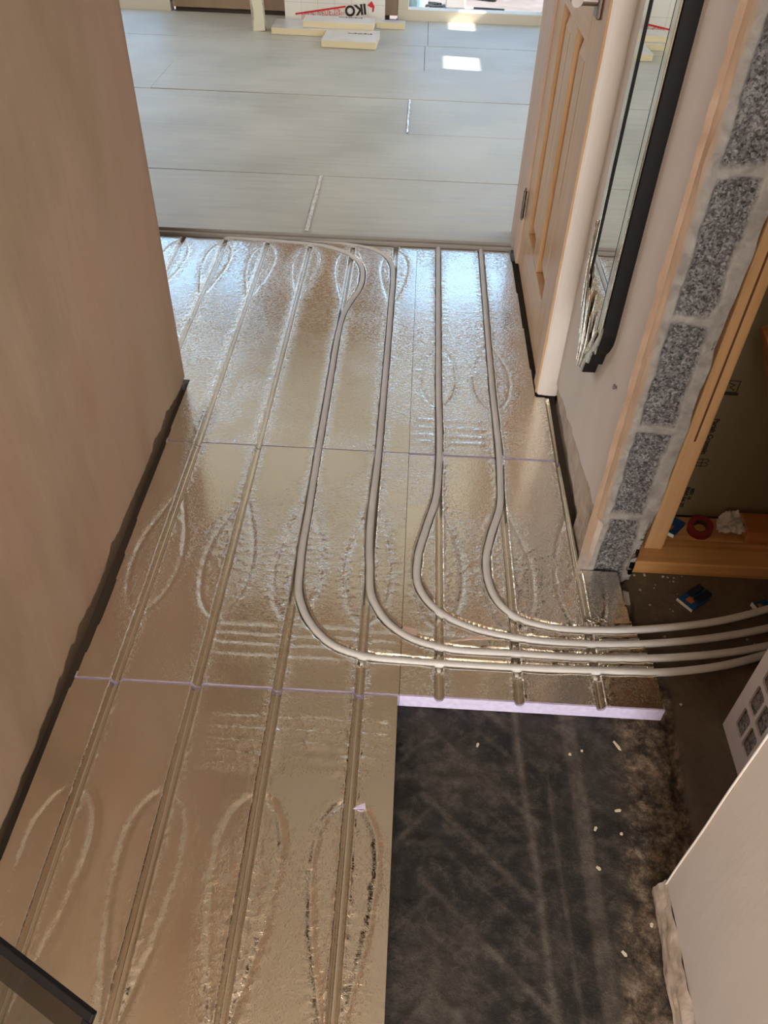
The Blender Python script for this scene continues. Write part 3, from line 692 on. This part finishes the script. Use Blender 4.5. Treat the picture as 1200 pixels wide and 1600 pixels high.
# ------------------------------------------------------------------ insulation offcuts and printed board
def text(s, size, loc, rot, mat, parent, name, ext=.0006, off=0.0, sx=1.0, shear=0):
    c = D.curves.new(name, 'FONT'); c.body = s; c.size = size; c.extrude = ext; c.offset = off; c.align_x = 'CENTER'; c.align_y = 'CENTER'; c.shear = shear
    c.materials.append(mat); o = D.objects.new(name, c); COL.objects.link(o)
    o.location = loc; o.rotation_euler = rot; o.scale = (sx, 1, 1)
    bpy.context.view_layer.update()
    me = D.meshes.new_from_object(o.evaluated_get(bpy.context.evaluated_depsgraph_get())); q = D.objects.new(name, me)
    q.location = loc; q.rotation_euler = rot; q.scale = (sx, 1, 1); D.objects.remove(o); COL.objects.link(q); o = q
    if parent: o.parent = parent; o.matrix_parent_inverse = (parent.matrix_parent_inverse @ parent.matrix_basis).inverted()
    return o
def offcut(x0, x1, y0, y1, z, th, rz, label, txt=True):
    r = empty('insulation_offcut', ((x0 + x1) / 2, (y0 + y1) / 2, z), label=label, cat='insulation offcut', group='yellow foam offcuts on the far floor'); r.rotation_euler.z = rz
    cx, cy = (x0 + x1) / 2, (y0 + y1) / 2
    def loc(o): o.matrix_parent_inverse = Matrix.Identity(4); return o
    w2, d2 = (x1 - x0) / 2, (y1 - y0) / 2
    loc(boxo('foam_core', (-w2, w2, -d2, d2, .0012, th - .0012), M['foam_yellow'], r))
    f = MB(); f.box(-w2 - .001, w2 + .001, -d2, d2, th - .0012, th); f.box(-w2 - .001, w2 + .001, -d2, d2, 0, .0012); loc(f.build('facing', M['facing'], r))
    if txt:
        o = text('enertherm', .034, (w2 * .3, -d2 * .1 + .06, th + .0006), (0, 0, math.pi), M['ink'], None, 'printed_word'); o.parent = r
    return r
offcut(-.900, -.46, 5.375, 5.60, .0215, .034, -.02, 'grey-faced foam offcut at the left, underneath the stack')
offcut(-.715, -.292, 5.41, 5.56, .0565, .034, -.02, 'foam offcut lying on top of the left one, before the printed board')
offcut(-.572, -.258, 5.130, 5.405, .0215, .036, -.035, 'shiny foam offcut nearest the camera, in front of the others')
offcut(-.285, -.110, 5.62, 5.68, .0215, .036, -.02, 'small foam offcut at the right, beside the glass door frame', False)
r = empty('printed_board', (-.55, 5.74, .02), label='white printed insulation board standing upright against the brown far wall, lettering upside down', cat='insulation board')
LT = math.radians(-1.5)
boxo('board_body', (-.870, -.242, 5.745, 5.79, .0215, 1.20), M['boardwhite'], r)
m = MB()
for i in range(1, 6): m.box(-.87 + i * .1047 - .001, -.87 + i * .1047 + .001, 5.7443, 5.7453, .022, 1.2)
for i in range(1, 12): m.box(-.87, -.242, 5.7443, 5.7453, .02 + i * .10 - .001, .02 + i * .10 + .001)
m.build('printed_grid', M['gridline'], r)
RX = (math.pi / 2, math.pi - .0, 0)
def bt(s, size, x, z, mat, nm, off=0.0, ang=.14, sx=1.0, y=5.7436):
    return text(s, size, (x, y, z), Matrix.Rotation(0, 3, 'Z').to_euler() if False else (Matrix.Rotation(-ang, 3, 'Y') @ Matrix.Rotation(math.pi, 3, 'Y') @ Matrix.Rotation(math.pi / 2, 3, 'X')).to_euler(), mat, r, nm, .0006, off, sx)
for rowz, k in ((0, 0), (.34, 1), (.68, 2)):
    bt('IKO', .078, -.425, .092 + rowz, M['ink'], 'printed_brand', .003)
    m = MB(); m.prism([(-.352, .118 + rowz), (-.325, .142 + rowz), (-.306, .113 + rowz), (-.312, .085 + rowz), (-.322, .082 + rowz), (-.320, .105 + rowz), (-.335, .110 + rowz)], 0, .001, Matrix(((1, 0, 0, 0), (0, 0, -1, 5.7448), (0, 1, 0, 0), (0, 0, 0, 1)))); m.build('printed_mark', M['redp'], r)
    m = MB(); m.prism([(-.805, .060 + rowz), (-.487, .112 + rowz), (-.487, .102 + rowz), (-.805, .050 + rowz)], 0, .001, Matrix(((1, 0, 0, 0), (0, 0, -1, 5.7448), (0, 1, 0, 0), (0, 0, 0, 1)))); m.build('printed_stripe', M['redp'], r)
    bt('enertherm', .062, -.630, .055 + rowz, M['redp'], 'printed_name', .0030, ang=.16, y=5.7440)
    bt('enertherm', .062, -.630, .055 + rowz, M['whiteprint'], 'printed_name_fill', .0002, ang=.16, y=5.7428)

# weathered white post in front of the brown wall
r = empty('timber_prop', (-.98, 5.44, .02), label='peeling white-painted timber post standing before the brown far wall', cat='post')
T = Matrix.Translation((-.985, 5.44, 0)) @ Matrix.Rotation(math.radians(-3), 4, 'Y')
m = MB(); m.bbox(-.038, .038, 0, .045, .0215, 1.5, b=.003, M=T); m.build('post', M['raw_edge'], r)
m = MB(); m.prism([(-.034, .02), (.036, .022), (.037, 1.49), (-.036, 1.49), (-.030, .25), (-.020, .12)], -.0015, 0, T @ Matrix(((1, 0, 0, 0), (0, 0, 1, 0), (0, 1, 0, 0), (0, 0, 0, 1)))); m.build('paint_layer', plain('flaking_cream_paint', (.72, .68, .50), .6), r)

# things out on the patio
def patio_thing(nm, mb, mat, lab, cat): return tag(mb.build(nm, mat), lab, cat)
m = MB(); m.tube([(-.05, 6.72, -.06), (-.05, 6.72, .10)], [.075, .092], 24); patio_thing('bucket', m, plain('pale_blue_plastic', (.35, .60, .70), .5), 'pale blue bucket outside the glass door at left', 'bucket')
m = MB(); m.bbox(.155, .30, 6.66, 6.78, -.06, .04, b=.01); patio_thing('paper_block', m, M['whiteprint'], 'white block on the paving outside, right of the blue bucket', 'block')
m = MB(); m.tube([(.38, 7.06, -.025), (.46, 6.99, -.025), (.54, 6.95, -.03)], [.03, .035, .028], 12); patio_thing('dark_shoe', m, M['blackplastic'], 'small dark object lying on the paving outside the glass door', 'shoe')
for i, (a, b, c) in enumerate(((.05, 6.70, .4), (.08, 6.76, -.3), (.09, 6.66, .1))):
    m = MB(); Tm = Matrix.Translation((a, b, -.05)) @ Matrix.Rotation(c, 4, 'Z'); m.bbox(-.05, .05, -.008, .008, -.01, .006, b=.002, M=Tm)
    patio_thing('wood_scrap', m, M['blackplastic'], 'dark stick in the small heap between bucket and white block outside', 'scrap').__setitem__('group', 'dark sticks outside')
m = MB(); Tm = Matrix.Translation((.45, 6.66, -.052)) @ Matrix.Rotation(-.06, 4, 'Z'); m.bbox(-.09, .13, -.008, .008, -.008, .006, b=.002, M=Tm); patio_thing('dark_batten', m, M['blackplastic'], 'thin dark batten along the outside foot of the glass door', 'batten')

# ------------------------------------------------------------------ mirror on right wall
XM = .370; y0, y1 = 1.348, 1.567; zt = 1.52
r = empty('wall_mirror', (.385, 1.457, .9), label='narrow wall mirror with silver leaf-moulded frame and black sides', cat='mirror')
foot = [(1.348, .452), (1.352, .432), (1.366, .410), (1.384, .392), (1.395, .362), (1.420, .352), (1.432, .318), (1.483, .314), (1.500, .350), (1.520, .362), (1.532, .392), (1.549, .410), (1.563, .432), (1.567, .452)]
yzM = Matrix(((0, 0, 1, 0), (1, 0, 0, 0), (0, 1, 0, 0), (0, 0, 0, 1)))   # (a,b,c) -> (c,a,b)
m = MB(); m.prism(foot + [(y1, zt), (y0, zt)], XM + .004, XW - .001, yzM); m.build('backing', M['black'], r)
def yz_tube(m, pts, x, rad, n=10): m.tube([(x, a, b) for a, b in pts], rad, n)
fr = MB()
bs = MB()
for ya, yb in ((1.349, 1.376), (1.539, 1.566)): bs.bbox(XM - .001, XM + .003, ya, yb, .452, zt, b=.0018)
bs.bbox(XM - .001, XM + .003, 1.349, 1.566, zt - .027, zt, b=.0018); bs.build('bevelled_frame', M['bevel'], r)
inn = [(1.358, .47), (1.362, .445), (1.380, .420), (1.402, .398), (1.432, .376), (1.457, .370), (1.483, .376), (1.512, .398), (1.535, .420), (1.553, .445), (1.557, .47)]
lower = MB(); 
fr.prism([(1.349, .47), (1.349, .452), (1.353, .433), (1.367, .411), (1.385, .393), (1.396, .363), (1.421, .353), (1.433, .319), (1.482, .315), (1.499, .351), (1.519, .363), (1.531, .393), (1.548, .411), (1.562, .433), (1.566, .452), (1.566, .47)] + inn[::-1], XM, XM + .006, yzM)
fr.build('frame', M['silver'], r)
st = MB()
for yy in (1.3775, 1.5375): st.bbox(XM - .0012, XM + .0035, yy - .0008, yy + .0008, .44, zt - .014, b=.0005)
st.build('bevel_line', M['black'], r)
mg = MB(); mg.box(XM + .002, XM + .004, 1.362, 1.553, .405, zt - .012); mg.build('mirror_glass', M['mirror'], r)
# moulded leaves over the foot
lv = [((1.457, .318), (1.470, .400), (1.500, .470), .012), ((1.470, .325), (1.500, .400), (1.545, .500), .010), ((1.445, .325), (1.425, .395), (1.440, .455), .010),
      ((1.500, .370), (1.525, .430), (1.530, .490), .009), ((1.480, .350), (1.472, .420), (1.480, .480), .009), ((1.530, .410), (1.552, .450), (1.562, .520), .008), ((1.420, .372), (1.395, .415), (1.370, .455), .008),
      ((1.545, .440), (1.560, .500), (1.560, .590), .006)]
for a, b, c, wd in lv:
    a, b, c = map(Vector, (a, b, c)); m = MB(); n = 14; L = []
    for i in range(n):
        u = i / (n - 1); p = (1 - u) ** 2 * a + 2 * u * (1 - u) * b + u * u * c; tn = (2 * (1 - u) * (b - a) + 2 * u * (c - b)).normalized(); nn = Vector((-tn.y, tn.x)); ww = wd * math.sin(math.pi * min(1, .12 + .88 * u)) ** .8 + .0006
        for s, hh in ((-1, 0), (-.5, .003), (0, .0045), (.5, .003), (1, 0)): L.append((XM - hh - .0005, p.x + nn.x * s * ww, p.y + nn.y * s * ww))
    m.add(L, [(i * 5 + k, i * 5 + k + 1, i * 5 + 6 + k, i * 5 + 5 + k) for i in range(n - 1) for k in range(4)]); m.build('leaf_moulding', M['silver'], r, smooth=True)
# wall screw
r = MB(); r.tube([(.404, 1.262, .397), (.394, 1.262, .399)], .0025, 10); r.tube([(.396, 1.262, .399), (.3935, 1.262, .3992)], .005, 12)
tag(r.build('wall_screw', M['steel']), 'small screw left in the plaster edge between mirror and block pier', 'screw')

# ------------------------------------------------------------------ closet timber and clutter
tag(boxo('sole_plate', (.503, 1.44, 1.188, 1.262, -.0305, .006), M['pinex'], b=.003), 'horizontal pine batten on the closet floor right of the block pier', 'timber')
tag(boxo('batten', (.503, 1.44, 1.264, 1.340, -.0305, .004), M['pinex'], b=.003), 'flat pine batten behind the front one, under the tape and blue card', 'timber')
T = Matrix.Translation((.5650, 1.262, .006)) @ Matrix.Rotation(math.radians(0.5), 4, 'Y')
m = MB(); m.bbox(-.021, .019, -.034, .036, 0, 2.2, b=.003, M=T); s_ = tag(m.build('timber_stud', M['pine']), 'upright pine stud beside the bare block pier', 'timber')
m = MB(); m.bbox(-.004, .000, -.0346, -.0336, .30, 2.0, b=.0003, M=T); m.build('dark_split', plain('dark_wood_split', (.12, .045, .015), .8), s_)
m = MB(); m.bbox(.770, 1.0, 1.262, 1.325, .0065, .040, b=.002); tag(m.build('timber_block', M['redwood']), 'reddish-brown timber block lying on the battens at the picture edge', 'timber')
T = Matrix.Translation((.875, 1.23, .007)) @ Matrix.Rotation(math.radians(-24), 4, 'Y')
m = MB(); m.bbox(-.02, .02, -.02, .02, .045, .6, b=.003, M=T); tag(m.build('leaning_timber', M['redwood']), 'dark reddish timber leaning above the block at the picture edge', 'timber')
# printing on backing board
def wt(s, size, x, z, nm, rot90=True):
    R_ = Matrix.Rotation(math.pi / 2, 3, 'X')
    if rot90: R_ = Matrix.Rotation(math.pi / 2, 3, 'Y') @ R_
    return text(s, size, (x + .006, 1.3435, z), R_.to_euler(), M['ink'], cb, nm, .0004, .0004)
wt('Parish Cromain', .0150, .641, .232, 'printed_words')
wt('BWI 04 32', .014, .636, .060, 'printed_code'); wt('MIX 16', .011, .648, .070, 'printed_code')
def outline(pts, wd, nm):
    m = MB()
    for a, b in zip(pts[:-1], pts[1:]):
        a = Vector(a); b = Vector(b); d = (b - a).normalized(); n = Vector((-d.y, d.x)) * wd / 2; a = a - d * wd / 2; b = b + d * wd / 2
        m.add([(p.x + .006, 1.3440, p.y) for p in (a - n, b - n, b + n, a + n)], [(0, 1, 2, 3)])
    m.build(nm, M['ink'], cb)
outline([(.628, .345), (.658, .345), (.658, .372), (.628, .372), (.628, .345)], .0022, 'printed_stamp'); outline([(.628, .341), (.660, .341)], .007, 'printed_stamp')
outline([(.634, .350), (.634, .368), (.650, .362), (.642, .357), (.652, .350)], .002, 'printed_stamp')
outline([(.645, .150), (.645, .172)], .002, 'printed_stamp'); outline([(.634, .152), (.656, .152), (.659, .157), (.654, .161), (.659, .166), (.656, .171), (.634, .171), (.631, .166), (.636, .161), (.631, .157), (.634, .152)], .002, 'printed_stamp'); outline([(.636, .161), (.654, .161)], .002, 'printed_stamp')
# tape roll
r = empty('tape_roll', (.675, 1.285, .006), label='red roll of tape standing on the pine battens by the blue card', cat='tape roll')
def ring(m, c, ax, ro, ri, h, n=40, M_=None):
    vs = []; 
    for k in range(n):
        a = 2 * math.pi * k / n
        for rr, hh in ((ro, -h / 2), (ro, h / 2), (ri, h / 2), (ri, -h / 2)):
            vs.append(tuple(M_ @ Vector((rr * math.cos(a), rr * math.sin(a), hh))))
    m.add(vs, [(k * 4 + j, k * 4 + (j + 1) % 4, ((k + 1) % n) * 4 + (j + 1) % 4, ((k + 1) % n) * 4 + j) for k in range(n) for j in range(4)])
TM = Matrix.Translation((.677, 1.290, .019)) @ Matrix.Rotation(math.radians(18), 4, 'X') @ Matrix.Rotation(math.radians(-12), 4, 'Y')
m = MB(); ring(m, None, None, .027, .0155, .018, M_=TM); m.build('tape', M['red'], r)
m = MB(); ring(m, None, None, .0155, .0138, .0185, M_=TM); m.build('cardboard_core', plain('dark_card', (.05, .012, .01), .8), r)
# blue cards / packs
def pack(loc, rz, w_, d_, h_, lab, dark=True):
    r = empty('blue_pack', loc, label=lab, cat='pack'); r.rotation_euler.z = rz
    def add(nm, dims, mat, b=.0008):
        o = boxo(nm, dims, mat, None, b); o.parent = r; return o
    add('card', (-w_ / 2, w_ / 2, -d_ / 2, d_ / 2, 0, h_), M['blue']); add('printed_spot', (-w_ * .30, -w_ * .02, -d_ * .18, d_ * .2, h_, h_ + .0006), M['orange'], .0002)
    if dark:
        add('dark_blade_sleeve', (-w_ * .1, w_ * .62, -d_ * .42, -d_ * .04, h_, h_ + .006), M['bluedark']); add('dark_blade_sleeve', (-w_ * .05, w_ * .62, d_ * .08, d_ * .46, h_, h_ + .006), M['bluedark'])
    add('white_edge', (-w_ / 2 - .001, -w_ / 2 + .0008, -d_ / 2, d_ / 2, 0, h_ + .0006), M['whiteprint'], .0002)
pack((.618, 1.300, .0065), math.radians(50), .056, .040, .008, 'blue card pack leaning at the foot of the pine stud behind the red tape', False)
pack((.636, 1.118, -.0295), math.radians(38), .060, .040, .006, 'blue packet with dark sleeves on the closet floor before the pine batten')
pack((.775, 1.105, -.0295), math.radians(20), .034, .026, .010, 'small blue scrap on closet floor at the picture edge, above the pipes', False)
# torn paper / plaster
xs = np.linspace(0, 1, 26); A, B = np.meshgrid(xs, xs)
Xg = .708 + .075 * A + .012 * (fbm(A, B, 5, 3, 120) - .5); Yg = 1.262 + .075 * B + .010 * (fbm(A, B, 4, 3, 121) - .5); Zg = .006 + .045 * fbm(A, B, 4, 4, 122) * np.sin(np.pi * np.clip(A, .03, .97)) ** .5 + .025 * B * A
ca = (A[:-1, :-1] + A[1:, 1:]) / 2; cb_ = (B[:-1, :-1] + B[1:, 1:]) / 2; rad = np.hypot(ca - .5, cb_ - .5) + .16 * (fbm(ca, cb_, 5, 3, 123) - .5)
o = tag(fastgrid('torn_paper', Xg, Yg, Zg, rad < .43, plain('crumpled_white_paper', (.50, .46, .42), .9)), 'crumpled torn white paper between the red tape and the timber block', 'paper')

# white vent plate standing in closet
def rounded(cx, cz, w_, h_, rr, n=5):
    out = []
    for sx, sz, a0 in ((1, 1, 0), (-1, 1, 90), (-1, -1, 180), (1, -1, 270)):
        for k in range(n + 1):
            a = math.radians(a0 + 90 * k / n); out.append((cx + sx * (w_ / 2 - rr) + rr * math.cos(a), cz + sz * (h_ / 2 - rr) + rr * math.sin(a)))
    return out
VX = .620
VY = (.775, .038); VZ = (.046, .067); VW = .031; VH = .056
vr = empty('vent_plate', (VX, .72, -.03), label='white plate with rounded square holes standing in the closet doorway', cat='vent plate')
bm = bmesh.new()
rect = [(.560, -.028), (.818, -.028), (.818, .42), (.560, .42)]
loops = [rect]
cells = []
for iz in range(3):
    for iy in range(4):
        pass
for iz in range(4):
    for iy in range(3): cells.append((VY[0] - iy * VY[1], VZ[0] + iz * VZ[1]))
for (cy, cz) in cells: loops.append(rounded(cy, cz, VW, VH, .007))
ed = []
for L in loops:
    vs = [bm.verts.new((VX, a, b)) for a, b in L]; ed += [bm.edges.new((vs[i], vs[(i + 1) % len(vs)])) for i in range(len(vs))]
bmesh.ops.triangle_fill(bm, use_beauty=True, use_dissolve=False, edges=ed)
# drop faces inside holes
def inside(p):
    for (cy, cz) in cells:
        if abs(p.y - cy) < VW / 2 - .002 and abs(p.z - cz) < VH / 2 - .002: return True
    return False
bmesh.ops.delete(bm, geom=[f for f in bm.faces if inside(f.calc_center_median())], context='FACES')
ex = bmesh.ops.extrude_face_region(bm, geom=bm.faces[:]); bmesh.ops.translate(bm, verts=[v for v in ex['geom'] if isinstance(v, bmesh.types.BMVert)], vec=(.004, 0, 0)); bmesh.ops.recalc_face_normals(bm, faces=bm.faces[:])
me = D.meshes.new('plate'); bm.to_mesh(me); bm.free(); link('plate', me, M['white'], vr)
t = NT('grey_mesh_backing', rough=.7); t.set('base', t.ramp(t.noise(150, 4, None, 1), [(.35, (.04, .035, .035)), (.65, (.30, .28, .28))])); boxo('dark_mesh', (VX + .005, VX + .008, .57, .81, -.02, .40), t.m, vr)

# debris: chips and crumbs
chips = [(.418, .762, .026, -60), (.399, .640, .014, 10), (.356, .606, .010, 60), (.352, .541, .010, -40), (.330, .740, .006, 20), (.352, .748, .005, 80), (.166, .748, .010, 70), (.372, .417, .012, -50), (.398, .600, .006, 0), (.42, .46, .008, 75)]
for i, (x, y, l, a) in enumerate(chips):
    l *= .8; T = Matrix.Translation((x, y, -.031)) @ Matrix.Rotation(math.radians(a), 4, 'Z')
    m = MB(); m.prism([(-l / 2, -.002), (l * .3, -.0026), (l / 2, 0), (l * .2, .0022), (-l / 2, .0012)], 0, .002, T)
    o = m.build('wood_chip', M['chip']); tag(o, 'tiny pale wood chip lying on the dark bare slab', 'wood chip', 'pale chips on the dark slab')
tag(D.objects['wood_chip'], 'longest pale wood chip, on the brown rubble right of the slab near the lilac edge'); D.objects['wood_chip'].pop('group', None) if hasattr(D.objects['wood_chip'], 'pop') else None
rnd = random.Random(5)
for i in range(26):
    if i < 9: x = .51 + rnd.random() * .12; y = 1.165 + rnd.random() * .02
    elif i < 17: x = .52 + rnd.random() * .09; y = 1.06 + rnd.random() * .10
    else: x = .55 + rnd.random() * .25; y = .60 + rnd.random() * .50
    s = .0009 + rnd.random() * .0018; bm = bmesh.new(); bmesh.ops.create_icosphere(bm, subdivisions=1, radius=s)
    for v in bm.verts: v.co = Vector((v.co.x * (1 + rnd.random() * .8), v.co.y * (1 + rnd.random()), v.co.z * .7)) * (.8 + .4 * rnd.random()) + Vector((x, y, -.0285))
    me = D.meshes.new('crumb'); bm.to_mesh(me); bm.free(); o = link('plaster_crumb', me, M['crumb']); tag(o, 'tiny white plaster crumb on the brown closet floor', 'plaster crumb', 'plaster crumbs on the closet floor')
m = MB(); m.prism([(.486, 1.095), (.498, 1.092), (.500, 1.125), (.488, 1.130)], -.029, -.024); tag(m.build('plaster_flake', M['crumb']), 'flat white plaster flake on the closet floor beside the foil corner', 'plaster flake')

# ------------------------------------------------------------------ dark framed glass sheet, lower left, leaning on the wall
C0 = Vector((-.2375, .1858, .452)); e1 = Vector((-.891, .454, 0)).normalized(); nrm = Vector((.454, .891, 0)); th = math.radians(46)
e2 = (-math.cos(th) * nrm + Vector((0, 0, -math.sin(th)))).normalized()
L1 = .395; L2 = .447 / math.sin(th)
e3 = e1.cross(e2).normalized()
if e3.z < 0: e3 = -e3
def PM(): return Matrix((( e1.x, e2.x, e3.x, C0.x), (e1.y, e2.y, e3.y, C0.y), (e1.z, e2.z, e3.z, C0.z), (0, 0, 0, 1)))
Tm = PM(); r = empty('framed_glass', tuple(C0 + e2 * L2), label='black-framed sheet of clear glass at the lower left picture corner', cat='glass panel')
m = MB(); fw = .009
m.bbox(0, L1, 0, fw, -.003, .003, b=.001, M=Tm); m.bbox(0, fw, fw, L2, -.003, .003, b=.001, M=Tm); m.bbox(0, L1, L2 - fw, L2, -.003, .003, b=.001, M=Tm); m.bbox(L1 - fw, L1, fw, L2 - fw, -.003, .003, b=.001, M=Tm)
m.build('frame', M['black'], r)
m = MB(); m.box(0, 0, 0, 0, 0, 0); m = MB()
m.bbox(fw, L1 - fw, fw, L2 - fw, -.002, .002, b=.0005, M=Tm); m.build('glass', M['smokeglass'], r)
bw = .021
m = MB()
for dims in ((fw, L1 - fw, fw, fw + bw, .0022, .003), (fw, fw + bw, fw + bw, L2 - fw, .0022, .003)): m.bbox(*dims, b=.0002, M=Tm)
m.build('tinted_border', glassmat('dark_border_tint', (.42, .42, .42), .10), r)
